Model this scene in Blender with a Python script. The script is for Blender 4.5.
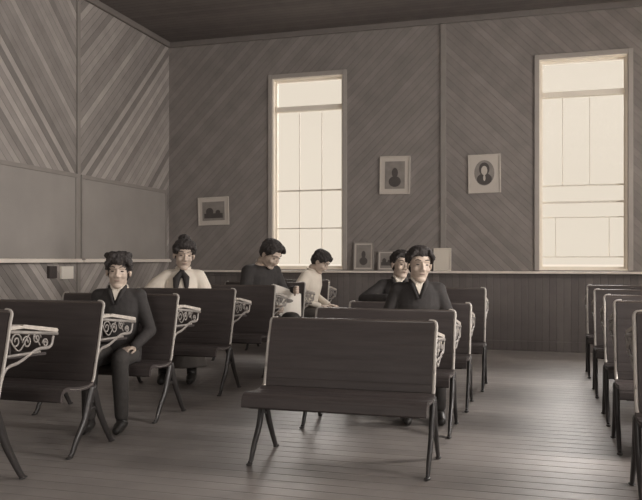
import bpy, math, random
from mathutils import Vector, Matrix, Euler
random.seed(7)
for _o in list(bpy.data.objects): bpy.data.objects.remove(_o)
SC = bpy.context.scene
COL = SC.collection
R = math.radians

# ------------------------------------------------------------------ camera
cam_d = bpy.data.cameras.new('camera'); cam = bpy.data.objects.new('camera', cam_d); COL.objects.link(cam)
cam.location = (0, 0, 1.2)
cam.rotation_euler = (R(90), 0, R(16.418))
cam_d.sensor_width = 36.0
cam_d.lens = 36.0 * 750 / 642
cam_d.shift_y = 10 / 642
cam_d.clip_end = 200
SC.camera = cam

# ------------------------------------------------------------------ world and light
world = bpy.data.worlds.new('overcast_sky'); SC.world = world; world.use_nodes = True
bg = world.node_tree.nodes['Background']
bg.inputs[0].default_value = (0.93, 0.825, 0.70, 1)
bg.inputs[1].default_value = 1.0

ROOM_L, ROOM_R, ROOM_B, ROOM_N, ROOM_H = -5.447, 2.86, 10.30, -2.5, 4.5
LIGHT_COL = (1.0, 0.95, 0.925)
RIGHT_WINDOWS = ((0.9, 230), (4.9, 370), (8.3, 160))      # centre along the wall, power of the daylight outside it

def area(name, loc, rot, sx, sy, power):
    l = bpy.data.lights.new(name, 'AREA'); l.shape = 'RECTANGLE'; l.size = sx; l.size_y = sy
    l.energy = power; l.color = LIGHT_COL
    o = bpy.data.objects.new(name, l); COL.objects.link(o); o.location = loc; o.rotation_euler = rot
    return o
for yc, pw in RIGHT_WINDOWS:
    area('window_daylight', (ROOM_R + 0.35, yc, 2.5), (0, R(90), 0), 2.7, 1.0, pw)   # daylight outside each right-hand window
area('window_daylight', (-1.3, ROOM_N - 0.35, 2.5), (R(90), 0, 0), 2.4, 2.6, 130)   # window behind the camera

sun_d = bpy.data.lights.new('soft_sky_sun', 'SUN'); sun_d.energy = 6.0; sun_d.angle = R(50); sun_d.color = LIGHT_COL
sun = bpy.data.objects.new('soft_sky_sun', sun_d); COL.objects.link(sun)
sun.rotation_euler = Vector((-0.10, -1.0, -0.62)).to_track_quat('-Z', 'Y').to_euler()

SC.view_settings.view_transform = 'Standard'
SC.view_settings.look = 'None'
SC.view_settings.gamma = 1
SC.view_settings.use_curve_mapping = False
SC.view_settings.exposure = 0.0

# ------------------------------------------------------------------ materials
def mat(name, col, rough=0.7, var=0.25, scale=6.0, bump=0.0, stretch=(1, 1, 1), metal=0.0, spec=0.5):
    m = bpy.data.materials.new(name); m.use_nodes = True
    nt = m.node_tree; b = nt.nodes['Principled BSDF']
    b.inputs['Roughness'].default_value = rough; b.inputs['Metallic'].default_value = metal
    b.inputs['Specular IOR Level'].default_value = spec
    tc = nt.nodes.new('ShaderNodeTexCoord'); mp = nt.nodes.new('ShaderNodeMapping')
    mp.inputs['Scale'].default_value = stretch
    n = nt.nodes.new('ShaderNodeTexNoise'); n.inputs['Scale'].default_value = scale; n.inputs['Detail'].default_value = 6
    cr = nt.nodes.new('ShaderNodeMix'); cr.data_type = 'RGBA'
    a = [c * (1 - var) for c in col] + [1]; z = [min(1, c * (1 + var)) for c in col] + [1]
    cr.inputs[6].default_value = a; cr.inputs[7].default_value = z
    nt.links.new(tc.outputs['Object'], mp.inputs[0]); nt.links.new(mp.outputs[0], n.inputs['Vector'])
    nt.links.new(n.outputs['Fac'], cr.inputs[0]); nt.links.new(cr.outputs[2], b.inputs['Base Color'])
    if bump:
        bp = nt.nodes.new('ShaderNodeBump'); bp.inputs['Strength'].default_value = bump; bp.inputs['Distance'].default_value = 0.01
        nt.links.new(n.outputs['Fac'], bp.inputs['Height']); nt.links.new(bp.outputs[0], b.inputs['Normal'])
    return m

def board_mat(name, col, width, mode, c0=0.0, rough=0.6, var=0.35, groove=0.5):
    """Narrow boards. mode: 'VL' chevron on the left wall, 'VB' chevron on the back wall, 'X','Y','Z' plain."""
    m = bpy.data.materials.new(name); m.use_nodes = True
    nt = m.node_tree; L = nt.links.new; b = nt.nodes['Principled BSDF']; b.inputs['Roughness'].default_value = rough
    tc = nt.nodes.new('ShaderNodeTexCoord'); sp = nt.nodes.new('ShaderNodeSeparateXYZ'); L(tc.outputs['Object'], sp.inputs[0])
    def M(op, a, bb=None):
        n = nt.nodes.new('ShaderNodeMath'); n.operation = op
        for i, v in enumerate((a, bb)):
            if v is None: continue
            if isinstance(v, (int, float)): n.inputs[i].default_value = v
            else: L(v, n.inputs[i])
        return n.outputs[0]
    if mode == 'VL': u = M('SUBTRACT', sp.outputs[2], M('ABSOLUTE', M('SUBTRACT', sp.outputs[1], c0)))
    elif mode == 'VB': u = M('ADD', sp.outputs[2], M('ABSOLUTE', M('SUBTRACT', sp.outputs[0], c0)))
    else: u = sp.outputs['XYZ'.index(mode)]
    k = M('DIVIDE', u, width); fl = M('FLOOR', k); fr = M('FRACT', k)
    wn = nt.nodes.new('ShaderNodeTexWhiteNoise'); wn.noise_dimensions = '1D'; L(fl, wn.inputs['W'])
    no = nt.nodes.new('ShaderNodeTexNoise'); no.inputs['Scale'].default_value = 5; no.inputs['Detail'].default_value = 5
    L(tc.outputs['Object'], no.inputs['Vector'])
    g = M('MINIMUM', M('MULTIPLY', M('MINIMUM', fr, M('SUBTRACT', 1.0, fr)), 14.0), 1.0)
    val = M('MULTIPLY_ADD', wn.outputs['Value'], var * 2)
    val.node.inputs[2].default_value = 1 - var
    v2 = M('MULTIPLY_ADD', no.outputs['Fac'], 0.5); v2.node.inputs[2].default_value = 0.75
    gm = M('MULTIPLY_ADD', g, groove); gm.node.inputs[2].default_value = 1 - groove
    f = M('MULTIPLY', M('MULTIPLY', val, v2), gm)
    vm = nt.nodes.new('ShaderNodeVectorMath'); vm.operation = 'SCALE'; vm.inputs[0].default_value = col; L(f, vm.inputs['Scale'])
    L(vm.outputs[0], b.inputs['Base Color'])
    bp = nt.nodes.new('ShaderNodeBump'); bp.inputs['Strength'].default_value = 0.6; bp.inputs['Distance'].default_value = 0.006
    L(g, bp.inputs['Height']); L(bp.outputs[0], b.inputs['Normal'])
    return m

M_WALL_L = board_mat('left_wall_boards', (0.30, 0.27, 0.25), 0.11, 'VL', 7.96, 0.45)
M_WALL_B = board_mat('back_wall_boards', (0.23, 0.205, 0.19), 0.11, 'VB', -1.293, 0.7, 0.10, 0.22)
M_WAINS = board_mat('wainscot_boards', (0.13, 0.113, 0.106), 0.09, 'X', 0, 0.6, 0.12, 0.3)
M_PLAIN = board_mat('plain_wall_boards', (0.26, 0.23, 0.21), 0.11, 'Z', 0, 0.6)
M_CEIL = board_mat('ceiling_boards', (0.13, 0.112, 0.104), 0.10, 'Y', 0, 0.7, 0.15)
M_FLOOR = board_mat('floor_boards', (0.25, 0.225, 0.21), 0.12, 'Y', 0, 0.45, 0.08, 0.2)
M_TRIM = mat('trim_wood', (0.25, 0.225, 0.205), 0.5, 0.15)
M_CORNICE = mat('dark_cornice_wood', (0.17, 0.15, 0.138), 0.6, 0.15)
M_GLOW_CASING = mat('window_casing_paint', (0.36, 0.325, 0.295), 0.55, 0.08)  # lighter than the walls, standing in for the glow around the windows
M_SASH = mat('white_sash_paint', (0.85, 0.78, 0.68), 0.5, 0.04)
M_LEDGE = mat('pale_ledge_wood', (0.72, 0.65, 0.58), 0.35, 0.12)
M_SLATE = mat('chalky_slate', (0.29, 0.265, 0.245), 0.5, 0.18, 2.0, 0.1)  # glare on the blackboards is put into this pale colour
M_WOOD = mat('dark_varnished_wood', (0.056, 0.046, 0.044), 0.55, 0.4, 5, 0.12, (0.6, 8, 8), 0, 0.3)
M_TOP = mat('desktop_wood', (0.50, 0.45, 0.40), 0.33, 0.3, 5, 0.1, (0.6, 8, 8))
M_RAIL = mat('polished_top_rail', (0.09, 0.075, 0.068), 0.22, 0.3, 8)
M_EDGE = mat('worn_iron_edge', (0.42, 0.385, 0.35), 0.4, 0.12, 10)  # end standards, paler than the dark iron of the legs
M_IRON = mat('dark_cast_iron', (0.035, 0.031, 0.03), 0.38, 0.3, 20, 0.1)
M_SCROLL = mat('worn_scroll_iron', (0.26, 0.235, 0.215), 0.4, 0.3, 20)  # brackets and scrolls, between the legs and the end standards in tone
M_SKIN = mat('skin', (0.50, 0.40, 0.33), 0.55, 0.06, 12)
M_LIP = mat('lips', (0.26, 0.18, 0.15), 0.5, 0.05)
M_EYE = mat('eye_dark', (0.04, 0.03, 0.028), 0.25, 0.05)
M_HAIR = mat('dark_hair', (0.034, 0.028, 0.026), 0.75, 0.5, 60, 1.0, (1, 1, 0.3))
M_SUIT = mat('dark_wool', (0.034, 0.03, 0.029), 0.85, 0.3, 30, 0.3)
M_SUIT2 = mat('charcoal_wool', (0.05, 0.045, 0.042), 0.85, 0.3, 30, 0.3)
M_SHIRT = mat('white_cotton', (0.72, 0.65, 0.56), 0.8, 0.08, 12, 0.2)
M_SKIRT = mat('grey_skirt_cloth', (0.12, 0.105, 0.095), 0.85, 0.2, 14, 0.2)
M_SHOE = mat('black_leather', (0.03, 0.027, 0.025), 0.4, 0.1)
M_WHITE = mat('white_paper', (0.88, 0.82, 0.74), 0.7, 0.03)
M_PAPER = mat('cream_paper', (0.66, 0.60, 0.52), 0.7, 0.06)
M_MAT = mat('picture_mat_card', (0.52, 0.47, 0.42), 0.7, 0.06)
M_PRINT = mat('grey_print', (0.24, 0.215, 0.195), 0.6, 0.45, 9)
M_INK = mat('dark_print_ink', (0.07, 0.06, 0.055), 0.6, 0.3, 12)
def glass_mat():
    m = bpy.data.materials.new('window_glass'); m.use_nodes = True
    nt = m.node_tree; nt.nodes.clear()
    o = nt.nodes.new('ShaderNodeOutputMaterial'); t = nt.nodes.new('ShaderNodeBsdfTransparent'); g = nt.nodes.new('ShaderNodeBsdfGlossy')
    t.inputs[0].default_value = (0.97, 0.97, 0.96, 1); g.inputs['Roughness'].default_value = 0.05
    x = nt.nodes.new('ShaderNodeMixShader'); x.inputs[0].default_value = 0.05
    nt.links.new(t.outputs[0], x.inputs[1]); nt.links.new(g.outputs[0], x.inputs[2]); nt.links.new(x.outputs[0], o.inputs[0])
    return m
M_GLASS = glass_mat()

# ------------------------------------------------------------------ mesh helpers
class MB:
    def __init__(s): s.v = []; s.f = []
    def add(s, vs, fs):
        n = len(s.v); s.v += [tuple(v) for v in vs]; s.f += [tuple(i + n for i in f) for f in fs]
    def box(s, x0, x1, y0, y1, z0, z1, M=None):
        vs = [Vector((x, y, z)) for x in (x0, x1) for y in (y0, y1) for z in (z0, z1)]
        if M is not None: vs = [M @ v for v in vs]
        s.add(vs, [(0, 1, 3, 2), (4, 6, 7, 5), (0, 4, 5, 1), (2, 3, 7, 6), (0, 2, 6, 4), (1, 5, 7, 3)])
        return s
    def prism(s, poly, x0, x1):
        """poly of (y,z) extruded along x"""
        n = len(poly)
        s.add([(x0, y, z) for y, z in poly] + [(x1, y, z) for y, z in poly],
              [tuple(range(n))[::-1], tuple(range(n, 2 * n))] + [(i, (i + 1) % n, n + (i + 1) % n, n + i) for i in range(n)])
        return s
    def tube(s, pts, rad, n=10, flat=None, M=None):
        """tube along pts, rad number or list; flat = (axis vector, scale) squashes the section along the axis"""
        pts = [Vector(p) for p in pts]
        if isinstance(rad, (int, float)): rad = [rad] * len(pts)
        rings = []; up = Vector((1, 0, 0))
        t0 = (pts[1] - pts[0]).normalized()
        if abs(t0.dot(up)) > 0.9: up = Vector((0, 0, 1))
        a = (up - t0 * up.dot(t0)).normalized()
        for i, p in enumerate(pts):
            t = (pts[min(i + 1, len(pts) - 1)] - pts[max(i - 1, 0)])
            if t.length < 1e-9: t = t0
            t.normalize()
            a = (a - t * a.dot(t)).normalized(); b = t.cross(a)
            ring = []
            for k in range(n):
                an = 2 * math.pi * k / n
                o = (a * math.cos(an) + b * math.sin(an)) * rad[i]
                if flat: ax = Vector(flat[0]); o = o + ax * (o.dot(ax) * (flat[1] - 1))
                ring.append(p + o)
            rings.append(ring)
        vs = [v for r in rings for v in r]
        if M is not None: vs = [M @ v for v in vs]
        fs = []
        for i in range(len(rings) - 1):
            for k in range(n):
                fs.append((i * n + k, i * n + (k + 1) % n, (i + 1) * n + (k + 1) % n, (i + 1) * n + k))
        fs.append(tuple(range(n))[::-1]); fs.append(tuple(range((len(rings) - 1) * n, len(rings) * n)))
        s.add(vs, fs); return s
    def capsule(s, pts, rad, n=16, M=None):
        """rounded tapered tube"""
        pts = [Vector(p) for p in pts]
        if isinstance(rad, (int, float)): rad = [rad] * len(pts)
        P, Q = [], []
        t0 = (pts[1] - pts[0]).normalized(); t1 = (pts[-1] - pts[-2]).normalized()
        for a in (85, 60, 35, 12): P.append(pts[0] - t0 * rad[0] * math.sin(R(a))); Q.append(rad[0] * math.cos(R(a)))
        P += pts; Q += list(rad)
        for a in (12, 35, 60, 85): P.append(pts[-1] + t1 * rad[-1] * math.sin(R(a))); Q.append(rad[-1] * math.cos(R(a)))
        return s.tube(P, Q, n, M=M)
    def ell(s, c, r, M=None, nu=20, nv=12):
        vs, fs = [], []
        c = Vector(c)
        for i in range(1, nv):
            th = math.pi * i / nv
            for k in range(nu):
                ph = 2 * math.pi * k / nu
                vs.append(c + Vector((r[0] * math.sin(th) * math.cos(ph), r[1] * math.sin(th) * math.sin(ph), r[2] * math.cos(th))))
        vs += [c + Vector((0, 0, r[2])), c - Vector((0, 0, r[2]))]
        t, b = len(vs) - 2, len(vs) - 1
        for i in range(nv - 2):
            for k in range(nu): fs.append((i * nu + k, (i + 1) * nu + k, (i + 1) * nu + (k + 1) % nu, i * nu + (k + 1) % nu))
        for k in range(nu): fs.append((t, k, (k + 1) % nu)); fs.append((b, (nv - 2) * nu + (k + 1) % nu, (nv - 2) * nu + k))
        if M is not None: vs = [M @ v for v in vs]
        s.add(vs, fs); return s
    def rings(s, rs, M=None, n=24):
        """rs: list of (centre, rx, ry) horizontal ellipses, closed"""
        vs = []
        for c, rx, ry in rs:
            for k in range(n):
                a = 2 * math.pi * k / n
                vs.append(Vector(c) + Vector((rx * math.cos(a), ry * math.sin(a), 0)))
        if M is not None: vs = [M @ v for v in vs]
        fs = [(i * n + k, i * n + (k + 1) % n, (i + 1) * n + (k + 1) % n, (i + 1) * n + k) for i in range(len(rs) - 1) for k in range(n)]
        fs += [tuple(range(n))[::-1], tuple(range((len(rs) - 1) * n, len(rs) * n))]
        s.add(vs, fs); return s
    def build(s, name, m, parent=None, bevel=0, smooth=False, remesh=0, sm_it=4):
        me = bpy.data.meshes.new(name); me.from_pydata(s.v, [], s.f); me.validate(); me.update()
        import bmesh
        bm = bmesh.new(); bm.from_mesh(me); bmesh.ops.recalc_face_normals(bm, faces=bm.faces); bm.to_mesh(me); bm.free()
        me.materials.append(m)
        if smooth:
            for p in me.polygons: p.use_smooth = True
        o = bpy.data.objects.new(name, me); COL.objects.link(o)
        if parent: o.parent = parent
        if bevel:
            b = o.modifiers.new('bevel', 'BEVEL'); b.width = bevel; b.segments = 2; b.limit_method = 'ANGLE'; b.angle_limit = R(40)
        if remesh:
            r = o.modifiers.new('remesh', 'REMESH'); r.mode = 'VOXEL'; r.voxel_size = remesh; r.use_smooth_shade = True
            q = o.modifiers.new('smooth', 'SMOOTH'); q.iterations = sm_it; q.factor = 0.5
        return o

def tag(o, label=None, cat=None, group=None, kind=None):
    if label: o['label'] = label
    if cat: o['category'] = cat
    if group: o['group'] = group
    if kind: o['kind'] = kind
    return o
def empty(name, loc, rz=0):
    o = bpy.data.objects.new(name, None); COL.objects.link(o); o.location = loc; o.rotation_euler = (0, 0, rz); o.empty_display_size = 0.1
    return o
def struct(name, mb, m, **k): return tag(mb.build(name, m, **k), kind='structure')
def copy_tree(o, parent=None):
    c = o.copy(); COL.objects.link(c); c.parent = parent
    for ch in list(o.children): copy_tree(ch, c)
    return c

# ------------------------------------------------------------------ room shell
T = 0.22
struct('floor', MB().box(ROOM_L - T, ROOM_R + T, ROOM_N - T, ROOM_B + T, -0.1, 0), M_FLOOR)
struct('ceiling', MB().box(ROOM_L - T, ROOM_R + T, ROOM_N - T, ROOM_B + T, ROOM_H, ROOM_H + 0.1), M_CEIL)
struct('wall_left', MB().box(ROOM_L - T, ROOM_L, ROOM_N - T, ROOM_B + T, 0, ROOM_H), M_WALL_L)
BW = [(-3.775, -2.71), (-0.035, 1.055)]           # the two back windows
WZ0, WZ1 = 1.065, 3.84
def wall_with_holes(holes, a0, a1, z0h, z1h, put):
    mb = MB(); a = a0
    for h0, h1 in holes:
        put(mb, a, h0, 0, ROOM_H); put(mb, h0, h1, 0, z0h); put(mb, h0, h1, z1h, ROOM_H); a = h1
    put(mb, a, a1, 0, ROOM_H); return mb
struct('wall_back', wall_with_holes(BW, ROOM_L, ROOM_R, WZ0, WZ1, lambda mb, a, b, c, d: mb.box(a, b, ROOM_B, ROOM_B + T, c, d)), M_WALL_B)
struct('wall_right', wall_with_holes([(y - .5, y + .5) for y, _ in RIGHT_WINDOWS], ROOM_N - T, ROOM_B + T, WZ0, WZ1,
       lambda mb, a, b, c, d: mb.box(ROOM_R, ROOM_R + T, a, b, c, d)), M_PLAIN)
struct('wall_near', wall_with_holes([(-2.6, 0.0)], ROOM_L, ROOM_R, WZ0, WZ1, lambda mb, a, b, c, d: mb.box(a, b, ROOM_N - T, ROOM_N, c, d)), M_PLAIN)

def window(n, W, place, verts, bars, transom=3.38):
    """window in a wall; place = matrix taking (across, depth into wall, z) to world. W across width"""
    rt = empty('window_%d' % n, (0, 0, 0)); tag(rt, kind='structure')
    h0, h1 = WZ0, WZ1
    c = MB()                                               # added casing boards, paler than the wall to suggest window glow
    cw = 0.06
    c.box(-cw, 0, -0.022, 0.0, h0 - 0.0, h1 + cw, place); c.box(W, W + cw, -0.022, 0.0, h0, h1 + cw, place)
    c.box(0, W, -0.022, 0.0, h1, h1 + cw, place)
    c.build('window_casing', M_GLOW_CASING, rt, bevel=0.004)
    j = MB()                                               # jamb lining
    j.box(0, 0.02, 0, T, h0, h1, place); j.box(W - 0.02, W, 0, T, h0, h1, place)
    j.box(0.02, W - 0.02, 0, T, h1 - 0.02, h1, place); j.box(0.02, W - 0.02, 0, T, h0, h0 + 0.02, place)
    j.build('window_jamb', M_SASH, rt)
    s = MB()
    s.box(0.02, 0.042, 0.09, 0.13, h0 + .02, h1 - .02, place); s.box(W - .042, W - .02, 0.09, 0.13, h0 + .02, h1 - .02, place)
    s.box(0.042, W - .042, 0.09, 0.13, h0 + .02, h0 + .05, place); s.box(0.042, W - .042, 0.09, 0.13, h1 - .04, h1 - .02, place)
    s.build('sash_frame', M_SASH, rt)
    MB().box(0.042, W - .042, 0.06, 0.14, transom - .035, transom + .035, place).build('transom_bar', M_SASH, rt)
    for zz, th in bars:
        MB().box(0.042, W - .042, 0.10, 0.12, zz - th, zz + th, place).build('sash_rail', M_SASH, rt)
    for fx, za, zb in verts:
        MB().box(fx * W - .005, fx * W + .005, 0.10, 0.12, za, zb, place).build('glazing_bar', M_SASH, rt)
    MB().box(0.042, W - .042, 0.108, 0.112, h0 + .075, h1 - .055, place).build('glass_pane', M_GLASS, rt)
    return rt
PB = lambda x0: Matrix.Translation((x0, ROOM_B, 0))
window(1, BW[0][1] - BW[0][0], PB(BW[0][0]), [(0.36, 1.15, 3.345), (0.68, 1.15, 3.345)], [(2.21, .012), (1.66, .008)], 3.40)
window(2, BW[1][1] - BW[1][0], PB(BW[1][0]), [(0.27, 2.18, 3.345), (0.58, 2.18, 3.345), (0.19, 1.24, 1.76), (0.80, 1.24, 1.76)], [(2.18, .010), (1.96, .014), (1.76, .007), (1.24, .007)])
PR = lambda y1: Matrix.Translation((ROOM_R, y1, 0)) @ Matrix.Rotation(R(-90), 4, 'Z')
for i, (yc, _) in enumerate(RIGHT_WINDOWS):
    window(3 + i, 1.0, PR(yc + .5), [(0.35, 1.15, 3.345), (0.66, 1.15, 3.345)], [(2.2, .012), (1.7, .008)])
window(6, 2.6, Matrix.Translation((0.0, ROOM_N, 0)) @ Matrix.Rotation(R(180), 4, 'Z'), [(.33, 1.15, 3.345), (.66, 1.15, 3.345)], [(2.2, .012)])

# back wall: wainscot, ledge under the windows, centre batten, corner trims
struct('trim_1', MB().box(ROOM_L, ROOM_R, ROOM_B - 0.02, ROOM_B, 0, 1.0), M_WAINS)
struct('trim_2', MB().box(ROOM_L, ROOM_R, ROOM_B - 0.10, ROOM_B, 1.02, 1.05), M_LEDGE, bevel=0.006)
struct('trim_7', MB().box(ROOM_L, ROOM_R, ROOM_B - 0.035, ROOM_B, 0.97, 1.02), M_WAINS, bevel=0.004)
struct('trim_3', MB().box(-1.33, -1.255, ROOM_B - 0.022, ROOM_B, 1.05, ROOM_H - .08), M_TRIM, bevel=0.004)
struct('trim_4', MB().box(ROOM_L, ROOM_R, ROOM_B - 0.05, ROOM_B, ROOM_H - .08, ROOM_H), M_CORNICE, bevel=0.01)
struct('trim_5', MB().box(ROOM_L, ROOM_L + 0.05, ROOM_N, ROOM_B - .05, ROOM_H - .08, ROOM_H), M_CORNICE, bevel=0.01)
struct('trim_6', MB().box(ROOM_L, ROOM_L + 0.022, 7.93, 7.99, 0.15, ROOM_H - .08), M_TRIM, bevel=0.004)
struct('baseboard_back', MB().box(ROOM_L, ROOM_R, ROOM_B - 0.04, ROOM_B - .02, 0, 0.13), M_WAINS, bevel=0.004)
struct('baseboard_left', MB().box(ROOM_L, ROOM_L + 0.022, ROOM_N, ROOM_B - .04, 0, 0.15), M_TRIM, bevel=0.004)
# blackboards on the left wall, either side of the batten
for y0, y1, lab in ((5.2, 7.92, 'long pale chalky slate board on the left wall, nearer the camera'), (8.0, 10.18, 'chalky slate board on the left wall, between the batten and the far corner')):
    t = empty('slate_board', (ROOM_L + .004, (y0 + y1) / 2, 1.2)); h = (y1 - y0) / 2
    tag(t, lab, 'blackboard', 'slate boards on the left wall')
    MB().box(0, 0.014, -h + .03, h - .03, 0.02, 1.03).build('board_surface', M_SLATE, t)
    MB().box(0, 0.026, -h, h, 1.0, 1.05).build('top_moulding', M_TRIM, t, bevel=0.004)
    MB().box(0, 0.026, -h, -h + .035, 0.0, 1.0).build('side_moulding', M_TRIM, t, bevel=0.004)
    MB().box(0, 0.026, h - .035, h, 0.0, 1.0).build('side_moulding', M_TRIM, t, bevel=0.004)
    MB().box(0, 0.085, -h - .03, h + .03, -0.03, 0.0).box(0.07, 0.085, -h, h, 0, 0.015).build('chalk_ledge', M_LEDGE, t, bevel=0.004)

# small white paper and eraser box below the ledge
tag(MB().box(ROOM_L + .002, ROOM_L + .03, 7.60, 7.83, 0.975, 1.125).build('paper_notice', M_WHITE), 'small square white paper pinned to the left wall below the chalk ledge', 'paper')
tag(MB().box(ROOM_L + .002, ROOM_L + .04, 7.36, 7.50, 0.99, 1.13).build('eraser_box', M_WOOD, bevel=.004), 'small dark box on the left wall beside the square white paper', 'box')

# ------------------------------------------------------------------ pictures
def picture(name, w, h, base, lean, label, kind, border=0.06, frame_m=None, rz=0, tilt=0, grp=None):
    """picture standing or hanging against the back wall; base = centre of its lower edge, face towards -y"""
    t = empty(name, base); t.rotation_euler = (R(lean), R(tilt), R(rz)); tag(t, label, 'picture', grp)
    frame_m = frame_m or M_MAT
    f = MB(); e = 0.018
    f.box(-w/2, w/2, -0.02, 0, 0, e).box(-w/2, w/2, -0.02, 0, h - e, h).box(-w/2, -w/2 + e, -0.02, 0, e, h - e).box(w/2 - e, w/2, -0.02, 0, e, h - e)
    f.build('picture_frame', frame_m, t, bevel=0.003)
    MB().box(-w/2 + e, w/2 - e, -0.010, -0.004, e, h - e).build('mount_card', M_MAT, t)
    b = border
    p = MB().box(-w/2 + b, w/2 - b, -0.013, -0.010, b, h - b).build('print', M_PAPER if kind == 'plain' else M_PRINT if kind != 'bust' else M_MAT, t)
    if kind == 'bust':
        cz = h * 0.52
        m = MB(); m.ell((0, -0.0135, cz), (w * .31, 0.001, h * .33)); m.build('oval_ground', M_PRINT, p)
        m = MB(); m.ell((0, -0.0150, cz - h * .16), (w * .23, .001, h * .15)); m.ell((0, -.0150, cz + h * .10), (w * .16, .001, h * .17)); m.build('dark_coat_and_hair', M_INK, p)
        m = MB(); m.ell((0, -0.0165, cz + h * .06), (w * .095, .001, h * .12)); m.build('pale_face', M_MAT, p)
        m = MB(); m.ell((0, -0.0165, cz - h * .13), (w * .035, .001, h * .08)); m.build('shirt_front', M_MAT, p)
    elif kind == 'portrait':
        m = MB(); m.ell((0, -0.0145, h * .33), (w * .20, .001, h * .14)); m.ell((0, -0.0145, h * .56), (w * .10, .001, h * .13)); m.build('sitter_shape', M_INK, p)
    elif kind == 'landscape':
        m = MB(); m.box(-w * .30, w * .30, -0.0145, -0.013, h * .25, h * .42); m.ell((-w * .12, -.0145, h * .48), (w * .12, .001, h * .14)); m.ell((w * .15, -.0145, h * .44), (w * .08, .001, h * .1)); m.build('dark_landscape_shapes', M_INK, p)
    return t
g1 = 'framed prints hung on the back wall'
picture('framed_print', 0.50, 0.42, (-4.70, ROOM_B - .002, 1.72), 0, 'framed landscape print hung low to the left of the left window', 'landscape', 0.07, M_MAT, tilt=-1.5, grp=g1)
picture('framed_print', 0.43, 0.53, (-1.965, ROOM_B - .002, 2.115), 0, 'framed portrait print with wide pale mount, hung just right of the left window', 'portrait', 0.075, M_MAT, tilt=.8, grp=g1)
picture('framed_print', 0.43, 0.52, (-0.74, ROOM_B - .002, 2.10), 0, 'framed oval portrait print with dark haired sitter, hung nearest the right window', 'bust', 0.03, M_MAT, tilt=-.8, grp=g1)
g2 = 'pictures standing on the back ledge'
picture('leaning_picture', 0.29, 0.40, (-2.40, ROOM_B - .05, 1.052), -5, 'tall grey picture standing on the ledge beside the left window', 'portrait', 0.04, M_TRIM, grp=g2)
picture('leaning_picture', 0.24, 0.28, (-2.075, ROOM_B - .05, 1.052), -6, 'small grey picture standing on the ledge left of the two seated men', 'landscape', 0.035, M_TRIM, grp=g2)
picture('leaning_picture', 0.24, 0.31, (-1.30, ROOM_B - .055, 1.052), -6, 'pale card standing on the ledge just right of the front man', 'plain', 0.02, M_PAPER, grp=g2)

# ------------------------------------------------------------------ school desks
W = 1.04
def curve(pts, n=8):
    """Catmull-Rom through pts"""
    P = [Vector(p) for p in pts]; P = [P[0] * 2 - P[1]] + P + [P[-1] * 2 - P[-2]]; out = []
    for i in range(1, len(P) - 2):
        for k in range(n):
            t = k / n; a, b, c, d = P[i - 1:i + 3]
            out.append(0.5 * ((2 * b) + (c - a) * t + (2 * a - 5 * b + 4 * c - d) * t * t + (3 * b - a - 3 * c + d) * t ** 3))
    out.append(P[-2]); return out
def spiral(cx, cz, r0, r1, a0, a1, x, n=22):
    return [(x, cx + (r0 + (r1 - r0) * i / n) * math.cos(R(a0 + (a1 - a0) * i / n)), cz + (r0 + (r1 - r0) * i / n) * math.sin(R(a0 + (a1 - a0) * i / n))) for i in range(n + 1)]
def slat_profile(c, th, slats, groove=0.004):
    """closed (y,z) polygon: curve c offset by thickness with V grooves on both faces"""
    N = len(c); front, rear = [], []
    for i, p in enumerate(c):
        t = (c[min(i + 1, N - 1)] - c[max(i - 1, 0)]).normalized(); nrm = Vector((0, -t.z, t.y))
        u = i / (N - 1) * slats; g = groove if abs(u - round(u)) < 0.5 * slats / (N - 1) and 0 < round(u) < slats else 0
        e = 0.35 if i in (0, N - 1) else 1
        front.append((p.y + nrm.y * (th / 2 * e - g), p.z + nrm.z * (th / 2 * e - g))); rear.append((p.y - nrm.y * (th / 2 * e - g), p.z - nrm.z * (th / 2 * e - g)))
    return front + rear[::-1]

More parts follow.
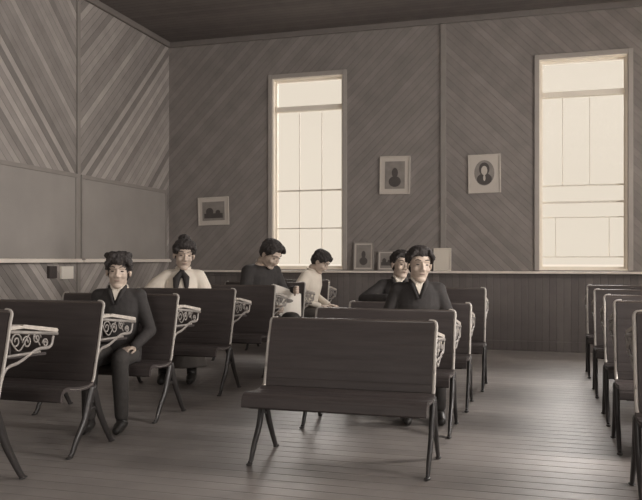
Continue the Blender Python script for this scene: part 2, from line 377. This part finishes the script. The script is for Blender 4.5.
def make_desk(top, dtop, name='school_desk'):
    """origin on the floor under the seat back. Seat towards -y, writing top towards +y."""
    rt = empty(name, (0, 0, 0))
    sz = 0.42
    bp = [(0, -0.02, sz + .005), (0, 0.0, sz + .11), (0, 0.045, sz + .28), (0, 0.095, top)]
    bc = curve(bp, 16)
    MB().prism(slat_profile(bc, 0.02, 6, .0014), -W/2 + .012, W/2 - .012).build('seat_back', M_WOOD, rt)
    MB().capsule([(-W/2 + .02, .096, top - .004), (W/2 - .02, .096, top - .004)], .0125, 12).build('top_rail', M_RAIL, rt, smooth=True)
    sc = curve([(0, -0.03, sz), (0, -0.10, sz - .012), (0, -0.22, sz - .008), (0, -0.31, sz + .004), (0, -.355, sz - .012), (0, -.368, sz - .065)], 8)
    st = MB().prism(slat_profile(sc, 0.026, 6, .0025), -W/2 - .01, W/2 + .01).build('seat', M_WOOD, rt)
    MB().box(-W/2 + .03, W/2 - .03, -.355, -.335, sz - .07, sz - .02).build('seat_rail', M_WOOD, rt)
    # desktop
    y0, y1 = 0.085, 0.50; z0, z1 = dtop, dtop - .045
    d = MB().prism([(y0, z0 - .022), (y0 + .11, z0 - .022), (y1 - .01, z1 - .024), (y1, z1 - .012), (y1 - .01, z1), (y0 + .11, z0), (y0 + .10, z0 - .006), (y0 + .085, z0 - .006), (y0 + .075, z0), (y0, z0)], -W/2, W/2)
    d.build('desktop', M_TOP, rt, bevel=0.002)
    MB().prism([(0.055, z0 - .16), (0.40, z0 - .175), (0.40, z0 - .19), (0.055, z0 - .175)], -W/2 + .012, W/2 - .012).build('book_shelf', M_WOOD, rt)
    MB().box(-W/2 + .012, W/2 - .012, 0.085, 0.10, z0 - .16, z0 - .024).build('shelf_back', M_WOOD, rt)
    for sgn in (-1, 1):
        x = sgn * W / 2
        up = curve([(x, -0.30, sz + .006), (x, -0.20, sz - .012), (x, -0.09, sz - .010), (x, -0.03, sz + .015), (x, 0.0, sz + .11), (x, 0.045, sz + .28), (x, 0.08, top - .06), (x, 0.092, top - .018), (x - sgn * .012, 0.095, top + .004), (x - sgn * .045, 0.096, top + .010)], 6)
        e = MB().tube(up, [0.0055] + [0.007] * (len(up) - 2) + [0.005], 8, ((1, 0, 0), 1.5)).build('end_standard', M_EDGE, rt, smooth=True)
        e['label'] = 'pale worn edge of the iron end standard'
        b = MB()                                                      # desk bracket and brace
        b.tube([(x, .075, z0 - .03), (x, .49, z1 - .032)], .010, 8, ((1, 0, 0), .6))
        b.tube(curve([(x, .0, sz + .12), (x, .05, sz + .20), (x, .16, z0 - .20), (x, .30, z0 - .15), (x, .42, z1 - .10), (x, .45, z1 - .04)], 6), .010, 8, ((1, 0, 0), .6))
        b.tube([(x, .05, z0 - .16), (x, .33, z0 - .165)], .008, 8, ((1, 0, 0), .6))
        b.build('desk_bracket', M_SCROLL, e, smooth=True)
        s_ = MB()
        for cy, cz, r, a0, dr in ((.125, z0 - .085, .045, 0, 1), (.215, z0 - .10, .038, 180, -1), (.30, z0 - .085, .036, 0, 1), (.375, z1 - .075, .026, 180, -1)):
            s_.tube(spiral(cy, cz, r, r * .2, a0, a0 + dr * 560, x), .0055, 6, ((1, 0, 0), .7))
        s_.tube(curve([(x, .06, z0 - .05), (x, .15, z0 - .14), (x, .25, z0 - .05), (x, .33, z0 - .13)], 6), .005, 6, ((1, 0, 0), .7))
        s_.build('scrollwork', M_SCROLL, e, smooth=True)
        fl = curve([(x, -.035, sz - .02), (x, -.075, sz - .12), (x, -.12, sz - .22), (x, -.20, .10), (x, -.245, .03), (x, -.275, .010)], 6)
        n = len(fl)
        MB().tube(fl, [.034 - .018 * i / n for i in range(n)], 8, ((1, 0, 0), .62)).ell((x, -.275, .008), (.018, .03, .008)).build('leg', M_IRON, e, smooth=True)
        rl = curve([(x, -.035, sz - .02), (x, .0, sz - .10), (x, .045, sz - .20), (x, .105, .12), (x, .16, .035), (x, .185, .010)], 6)
        MB().tube(rl, [.034 - .018 * i / n for i in range(n)], 8, ((1, 0, 0), .62)).ell((x, .185, .008), (.018, .03, .008)).build('leg', M_IRON, e, smooth=True)
        k = MB()
        k.tube(curve([(x, -.115, .21), (x, -.06, .255), (x, -.01, .26), (x, .05, .215)], 5), .009, 8, ((1, 0, 0), .6))
        k.tube(spiral(-.04, .315, .028, .008, 90, 500, x), .006, 6, ((1, 0, 0), .7))
        k.build('leg_brace', M_IRON, e, smooth=True)
    for xx in (-.22, .22):
        MB().tube(curve([(xx, -.02, sz - .0), (xx, -.06, sz - .045), (xx, -.2, sz - .04), (xx, -.33, sz - .02)], 5), .011, 8, ((1, 0, 0), .8)).build('seat_hinge', M_IRON, rt, smooth=True)
    return rt
tall = make_desk(0.925, 0.845); low = make_desk(0.832, 0.765)
used = {'tall': False, 'low': False}
def place_desk(kind, xc, y, label, group, rz=0):
    src = tall if kind == 'tall' else low
    o = src if not used[kind] else copy_tree(src)
    used[kind] = True
    o.location = (xc, y, 0); o.rotation_euler = (0, 0, R(rz)); tag(o, label, 'desk', group)
    return o
GL, GC, GR = 'school desks of the left row', 'school desks of the middle row', 'school desks of the right row'
XL, XC, XR = -3.25, -1.12, 0.98
for y, lab in ((3.30, 'nearest school desk of the left row, cut off by the left edge of the photo'),
               (4.18, 'dark double desk with pale iron end, directly before the seated boy'),
               (5.22, 'double school desk on whose seat the boy in dark jacket sits'),
               (6.36, 'third double desk of the left row, its back hiding the woman below the chest'),
               (7.45, 'school desk of the left row on whose seat the woman in white sits'),
               (8.50, 'school desk of the left row on which the man with the paper sits'),
               (9.55, 'farthest school desk of the left row, where the girl in white sits in profile')):
    place_desk('tall', XL, y, lab, GL)
place_desk('low', XC, 4.36, 'front school desk of the middle row, wide dark back and seat facing the camera', GC)
place_desk('low', XC, 5.36, 'second school desk of the middle row, between the front desk and the front man', GC)
place_desk('low', XC + .03, 6.27, 'third school desk of the middle row, on whose seat the front man sits', GC)
place_desk('tall', XC + .08, 7.25, 'farthest school desk of the middle row, behind both seated men', GC)
for y, lab in ((4.12, 'nearest school desk of the right row, cut off by the right edge of the photo'),
               (5.22, 'second nearest school desk of the right row'), (6.05, 'middle one of the five school desks of the right row'),
               (7.20, 'second farthest school desk of the right row'), (8.35, 'farthest school desk of the right row, below the right window')):
    place_desk('tall', XR, y, lab, GR)

# ------------------------------------------------------------------ people
def rot(yaw=0, pitch=0, roll=0): return Euler((R(pitch), R(roll), R(yaw)), 'XYZ').to_matrix().to_4x4()

def hand(mb, wrist, d, palm, side, curl=35):
    """palm plus five separate fingers. d = pointing direction, palm = palm normal"""
    d = Vector(d).normalized(); p = Vector(palm); p = (p - d * p.dot(d)).normalized(); s = d.cross(p) * side
    w = Vector(wrist)
    B = Matrix((s, d, p)).transposed().to_4x4(); B.translation = w
    mb.ell((0, .048, 0), (.038, .052, .015), B, 14, 8)
    for i, (ox, L) in enumerate(((-.029, .062), (-.010, .074), (.010, .079), (.029, .070))):
        pt = Vector((ox, .080, 0)); pts = [Vector((ox * .7, .045, 0)), pt]; a = R(curl * .4)
        for k, q in enumerate((.45, .32, .23)):
            pt = pt + Vector((0, math.cos(a), math.sin(a))) * L * q; pts.append(pt.copy()); a += R(curl)
        mb.capsule(pts, [.009, .0095, .0088, .008, .007], 10, B)
    mb.capsule([(.020, .018, .004), (.045, .045, .012), (.050, .070, .022), (.044, .090, .032)], [.013, .011, .0095, .008], 10, B)

HAIR_TEX = bpy.data.textures.new('hair_locks', 'CLOUDS'); HAIR_TEX.noise_scale = 0.022; HAIR_TEX.noise_depth = 3
def person(loc, yaw, s, label, lean=0, side_lean=0, head=(0, 0, 0), arms=None, sex='m', jacket=M_SUIT, legs=None, female_hair=False, hair_scale=1.0, collar=True, tie=False, seat=0.43, hsz=1.1, hands_curl=35, hair_m=None):
    """seated figure, origin on the seat under the hips, facing -y; arms: {1:(elbow, wrist, hand dir, palm)} for +x and -x"""
    sh = 1.0 if sex == 'm' else 0.88
    H = Matrix.Translation((0, 0, .08)) @ rot(0, lean, side_lean) @ Matrix.Translation((0, 0, -.08))
    up = lambda p: H @ Vector(p)
    hd = H @ Matrix.Translation((0, -.03, .602)) @ rot(*head) @ Matrix.Translation((0, -.012, .118)) @ Matrix.Scale(hsz, 4)   # head frame
    drop = -seat / s
    legs = legs or {sg: ((sg * .11, -.43, .07), (sg * .12, -.42, drop + .09)) for sg in (1, -1)}
    arms = arms or {}
    for sg in (1, -1):
        arms.setdefault(sg, ((sg * .25, -.06, .27), (sg * .10, -.27, .17), (-sg * .6, -1, -.2), (0, 0, -1)))
    tor = [((0, 0, -.0), .15, .11), ((0, .0, .10), .165, .12), ((0, 0, .25), .135 * sh, .10), ((0, -.005, .40), .16 * sh, .115), ((0, 0, .50), .165 * sh, .10), ((0, 0, .565), .11 * sh, .075), ((0, 0, .60), .06, .055)]
    b = MB()
    b.rings(tor, H)
    b.capsule([up((0, .0, .56)), up((0, -.005, .62)), hd @ Vector((0, .012, -.06))], [.058 * (1 if sex == 'm' else .85)] * 3)
    b.ell((0, .015, .035), (.075, .092, .082), hd); b.ell((0, -.018, -.025), (.060, .070, .088), hd)
    b.ell((0, -.058, -.095), (.030, .024, .020), hd)
    b.capsule([(-.043, -.005, -.068), (-.016, -.060, -.096)], .016, 10, hd); b.capsule([(.043, -.005, -.068), (.016, -.060, -.096)], .016, 10, hd)
    b.capsule([(0, -.082, .02), (0, -.093, -.005), (0, -.100, -.024)], [.006, .008, .0105], 10, hd)
    b.ell((-.012, -.092, -.032), (.009, .012, .008), hd); b.ell((.012, -.092, -.032), (.009, .012, .008), hd)
    b.capsule([(-.046, -.064, .026), (-.015, -.080, .029), (.015, -.080, .029), (.046, -.064, .026)], .009, 10, hd)
    for sg in (1, -1):
        b.ell((sg * .036, -.062, -.028), (.022, .020, .020), hd); b.ell((sg * .077, .008, -.008), (.009, .018, .031), hd)
        el, wr, hdv, pm = arms[sg]; S = up((sg * .155 * sh, 0, .515))
        b.capsule([S, el], [.048, .038]); b.capsule([el, wr], [.038, .025])
        hand(b, wr, hdv, pm, sg, hands_curl)
        kn, an = legs[sg]; hp = Vector((sg * .085, -.02, .07))
        b.capsule([hp, kn], [.075, .052]); b.capsule([kn, an], [.05, .034])
        b.capsule([Vector(an) + Vector((0, .03, -.045)), Vector(an) + Vector((0, -.13, -.055))], [.035, .03])
    body = b.build('person', M_SKIN, None, smooth=True, remesh=0.0055, sm_it=5)
    body.location = Vector(loc); body.rotation_euler = (0, 0, R(yaw)); body.scale = (s, s, s)
    tag(body, label, 'person')
    for sg in (1, -1):
        e = MB().ell((sg * .031, -.0755, .004), (.0115, .006, .0045), hd, 12, 8).build('eye', M_EYE, body, smooth=True)
        MB().capsule([(sg * .016, -.0870, .032), (sg * .034, -.082, .037), (sg * .048, -.069, .031)], .0028, 8, hd).build('eyebrow', M_HAIR, body, smooth=True)
    MB().ell((0, -.0875, -.058), (.019, .005, .0045), hd, 12, 8).build('mouth', M_LIP, body, smooth=True)
    # hair
    h = MB()
    hs = hair_scale
    h.ell((0, .028, .046), (.078 * hs, .088 * hs, .078 * hs), hd); h.ell((0, .052, .0), (.070 * hs, .062 * hs, .075 * hs), hd)
    if female_hair:
        h.ell((0, -.035, .085), (.085, .062, .045), hd); h.ell((0, .06, .115), (.05, .05, .04), hd)
        for sg in (1, -1): h.ell((sg * .062, -.010, .045), (.032, .062, .042), hd)
    else:
        h.ell((0, .006, .078), (.074 * hs, .084 * hs, .050 * hs), hd)
        h.capsule([(.030, -.058, .092), (-.01, -.066, .096), (-.048, -.050, .076), (-.066, -.020, .046)], [.012, .018, .017, .011], 12, hd)
        h.capsule([(.030, -.058, .092), (.054, -.044, .074), (.068, -.014, .044)], [.011, .013, .011], 12, hd)
        for sg in (1, -1): h.ell((sg * .066, .022, .022), (.012, .034, .042), hd)
        if hs > 1.05:
            for k in range(16):
                a = k * 2.4; q = .035 + .04 * ((k * 37) % 10) / 10
                h.ell((q * 1.1 * math.cos(a), .005 + q * math.sin(a), .128 - q * .35), (.026, .028, .022), hd, 10, 6)
    for sg in (1, -1):
        for k in range(7):                                            # locks over the temples and above the ears
            a = R(-62 + k * 20); h.capsule([(sg * .058 * math.cos(a * .6), .075 * math.sin(a), .088), (sg * .077, .078 * math.sin(a) * .9, .050), (sg * .079, .060 * math.sin(a) + .014, .012 + .02 * (k == 0))], [.016, .014, .007], 8, hd)
    ho = h.build('hair', hair_m or M_HAIR, body, smooth=True, remesh=0.0045, sm_it=2)
    dm = ho.modifiers.new('locks', 'DISPLACE'); dm.texture = HAIR_TEX; dm.strength = .014 * hs; dm.mid_level = .5; dm.texture_coords = 'LOCAL'
    # jacket or blouse
    j = MB(); g = .016
    jr = [(c, rx + g, ry + g) for c, rx, ry in tor[1:-1]]
    j.rings([((0, 0, .0), .175, .13)] + jr + [((0, .004, .588), .075, .068)], H)
    for sg in (1, -1):
        el, wr, hdv, pm = arms[sg]; S = up((sg * .155 * sh, 0, .515)); el = Vector(el); wr = Vector(wr)
        if sex == 'f':
            mid = S.lerp(el, .45); j.capsule([S, mid, el], [.068, .078, .052]); j.capsule([el, el.lerp(wr, .92)], [.048, .034])
        else:
            j.capsule([S, el], [.062, .052]); j.capsule([el, el.lerp(wr, .95)], [.052, .038])
        j.capsule([up((0, 0, .52)), S], [.066, .068])
    jk = j.build('blouse' if sex == 'f' else 'jacket', jacket, body, smooth=True, remesh=0.008, sm_it=5)
    if collar:
        c = MB(); cm = M_SHIRT
        ring = [up((.062 * math.cos(R(a)), -.002 + .060 * math.sin(R(a)), .598 - .012 * math.cos(R(a + 90)))) for a in range(-90, 271, 20)]
        c.tube(ring, .011, 8)
        if sex == 'm':
            # shirt front: wedge between the lapels
            vs = [up(p) for p in ((-.045, -.062, .602), (.045, -.062, .602), (.0, -.128, .49), (-.045, -.088, .608), (.045, -.088, .608), (.0, -.142, .49))]
            c.add(vs, [(0, 2, 1), (3, 4, 5), (0, 1, 4, 3), (1, 2, 5, 4), (2, 0, 3, 5)])
            for sg in (1, -1): c.tube([up((sg * .05, -.05, .612)), up((sg * .03, -.094, .588)), up((sg * .012, -.104, .565))], [.012, .013, .006], 8)
        c.build('shirt_collar', cm, body, smooth=False, bevel=.003)
        if sex == 'm':
            l = MB()
            for sg in (1, -1): l.tube([up((sg * .066, -.045, .602)), up((sg * .050, -.104, .56)), up((sg * .008, -.144, .46))], [.012, .018, .008], 8)
            l.build('lapel', jacket, body, smooth=True)
    if tie:
        t = MB(); t.ell(up((0, -.085, .585)), (.022, .02, .018)); 
        t.capsule([up((0, -.095, .57)), up((-.045, -.120, .50)), up((-.05, -.130, .41))], [.018, .036, .022], 12)
        t.capsule([up((0, -.095, .57)), up((.040, -.120, .51)), up((.045, -.130, .43))], [.018, .034, .02], 12)
        t.build('neck_bow', M_SUIT, body, smooth=True, remesh=.006, sm_it=3)
    # trousers or skirt
    k = MB()
    if sex == 'f':
        k.rings([((0, 0, .20), .145, .12), ((0, 0, .08), .20, .165), ((0, 0, .0), .21, .17)])
        for sg in (1, -1): k.capsule([(sg * .09, 0, .07), legs[sg][0]], [.10, .085])
        k.capsule([(0, -.02, .07), (Vector(legs[1][0]) + Vector(legs[-1][0])) / 2], [.10, .085])
        kc = (Vector(legs[1][0]) + Vector(legs[-1][0])) / 2; ac = (Vector(legs[1][1]) + Vector(legs[-1][1])) / 2
        k.rings([((kc.x, kc.y, kc.z + .04), .17, .07), ((kc.x, kc.y + .02, kc.z - .05), .20, .12), ((ac.x, ac.y + .04, ac.z + .04), .25, .17)])
        k.build('skirt', M_SKIRT, body, smooth=True, remesh=.01, sm_it=4)
    else:
        k.rings([((0, 0, .16), .16, .12), ((0, 0, .0), .165, .13)])
        for sg in (1, -1):
            kn, an = legs[sg]; k.capsule([(sg * .085, -.02, .07), kn], [.088, .068]); k.capsule([kn, Vector(an) + Vector((0, 0, .02))], [.066, .05])
        k.build('trousers', M_SUIT2, body, smooth=True, remesh=.009, sm_it=4)
    for sg in (1, -1):
        an = Vector(legs[sg][1])
        q = MB().capsule([an + Vector((0, .03, -.045)), an + Vector((0, -.07, -.05)), an + Vector((0, -.16, -.058))], [.042, .042, .030], 12)
        q.capsule([an + Vector((0, .01, -.04)), an + Vector((0, .005, .05))], [.042, .044], 12)
        q.build('shoe', M_SHOE, body, smooth=True, remesh=.007, sm_it=3)
    return body

SEAT = 0.432
# front man of the middle row
person((-0.955, 5.98, SEAT), 14, 1.02, 'man in dark jacket and white collar, foremost in the middle row, facing the camera',
       lean=1, head=(10, 3, 3), hair_scale=1.02, hsz=1.17,
       arms={1: ((.26, -.03, .26), (.16, -.26, .16), (-.5, -1, 0), (0, 0, -1)), -1: ((-.26, -.03, .26), (-.16, -.26, .16), (.5, -1, 0), (0, 0, -1))})
# boy behind him
person((-1.29, 6.99, SEAT), 12, 1.01, 'youth in dark jacket sitting partly hidden behind the front man, head tilted',
       lean=1, head=(22, 2, 6), arms={-1: ((-.33, -.10, .40), (-.10, -.27, .42), (1, -.2, -.2), (0, 0, -1)), 1: ((.25, -.05, .28), (.05, -.27, .38), (-1, -.1, .1), (0, 0, -1))})
# boy of the left row
person((-3.07, 5.01, SEAT), 18, 0.95, 'boy with bushy dark hair and white collar sitting in the left row',
       lean=-1, head=(8, 4, 2), hair_scale=1.16, hsz=1.17,
       arms={1: ((.25, -.02, .25), (.17, -.25, .14), (-.4, -1, 0), (0, 0, -1)), -1: ((-.25, -.02, .25), (-.15, -.25, .14), (.5, -1, 0), (0, 0, -1))})
# woman in white
person((-3.60, 7.12, SEAT), 20, 1.15, 'woman in white puffed sleeve blouse with dark neck bow and upswept hair',
       sex='f', jacket=M_SHIRT, female_hair=True, tie=True, hsz=1.15, lean=1, head=(14, 8, 4),
       arms={-1: ((-.34, -.08, .34), (-.14, -.28, .30), (1, -.3, 0), (0, 0, -1)), 1: ((.23, -.02, .27), (.08, -.26, .18), (-.7, -1, 0), (0, 0, -1))})
# man with the paper, turned to the aisle
pm = person((-3.22, 8.18, SEAT + .01), 60, 1.24, 'man in dark suit bending sideways over a pale paper in front of the left window',
       lean=14, collar=False, head=(8, 22, 0),
       arms={1: ((.26, -.14, .28), (.16, -.38, .34), (-.3, -1, 0), (-1, 0, 0)), -1: ((-.26, -.16, .26), (-.16, -.40, .18), (.3, -1, 0), (1, 0, 0))})
# child in white shirt, profile to the right
person((-2.92, 9.22, SEAT), 82, 1.10, 'girl in white blouse sitting in profile against the bright left window, looking down',
       sex='f', jacket=M_SHIRT, hair_scale=1.04, lean=9, head=(4, 28, 0),
       arms={1: ((.22, -.02, .27), (.09, -.26, .17), (-.4, -1, 0), (0, 0, -1)), -1: ((-.24, .02, .27), (-.10, -.24, .17), (.5, -1, 0), (0, 0, -1))})

# open newspaper held in his lap
t = empty('newspaper', (-2.78, 8.04, 0.56), R(20)); t.rotation_euler = (R(-14), 0, R(20))
tag(t, 'pale printed paper held up by the man in dark suit before the left window', 'newspaper')
mb = MB(); n = 8
for i in range(n):
    a, b_ = i / n, (i + 1) / n
    f_ = lambda u: -.02 * math.sin(u * math.pi)
    mb.add([(-.15 + .32 * a, f_(a), 0), (-.15 + .32 * b_, f_(b_), 0), (-.15 + .32 * b_, f_(b_), .38 - .12 * b_), (-.15 + .32 * a, f_(a), .38 - .12 * a),
            (-.15 + .32 * a, f_(a) + .004, 0), (-.15 + .32 * b_, f_(b_) + .004, 0), (-.15 + .32 * b_, f_(b_) + .004, .38 - .12 * b_), (-.15 + .32 * a, f_(a) + .004, .38 - .12 * a)],
           [(0, 1, 2, 3), (7, 6, 5, 4), (0, 4, 5, 1), (3, 2, 6, 7)] + ([(0, 3, 7, 4)] if i == 0 else []) + ([(1, 5, 6, 2)] if i == n - 1 else []))
sheet = mb.build('sheet', M_WHITE, t)
MB().ell((-.06, -.016, .19), (.045, .002, .035)).ell((.03, -.024, .175), (.05, .002, .022)).build('printed_picture', M_PRINT, sheet)
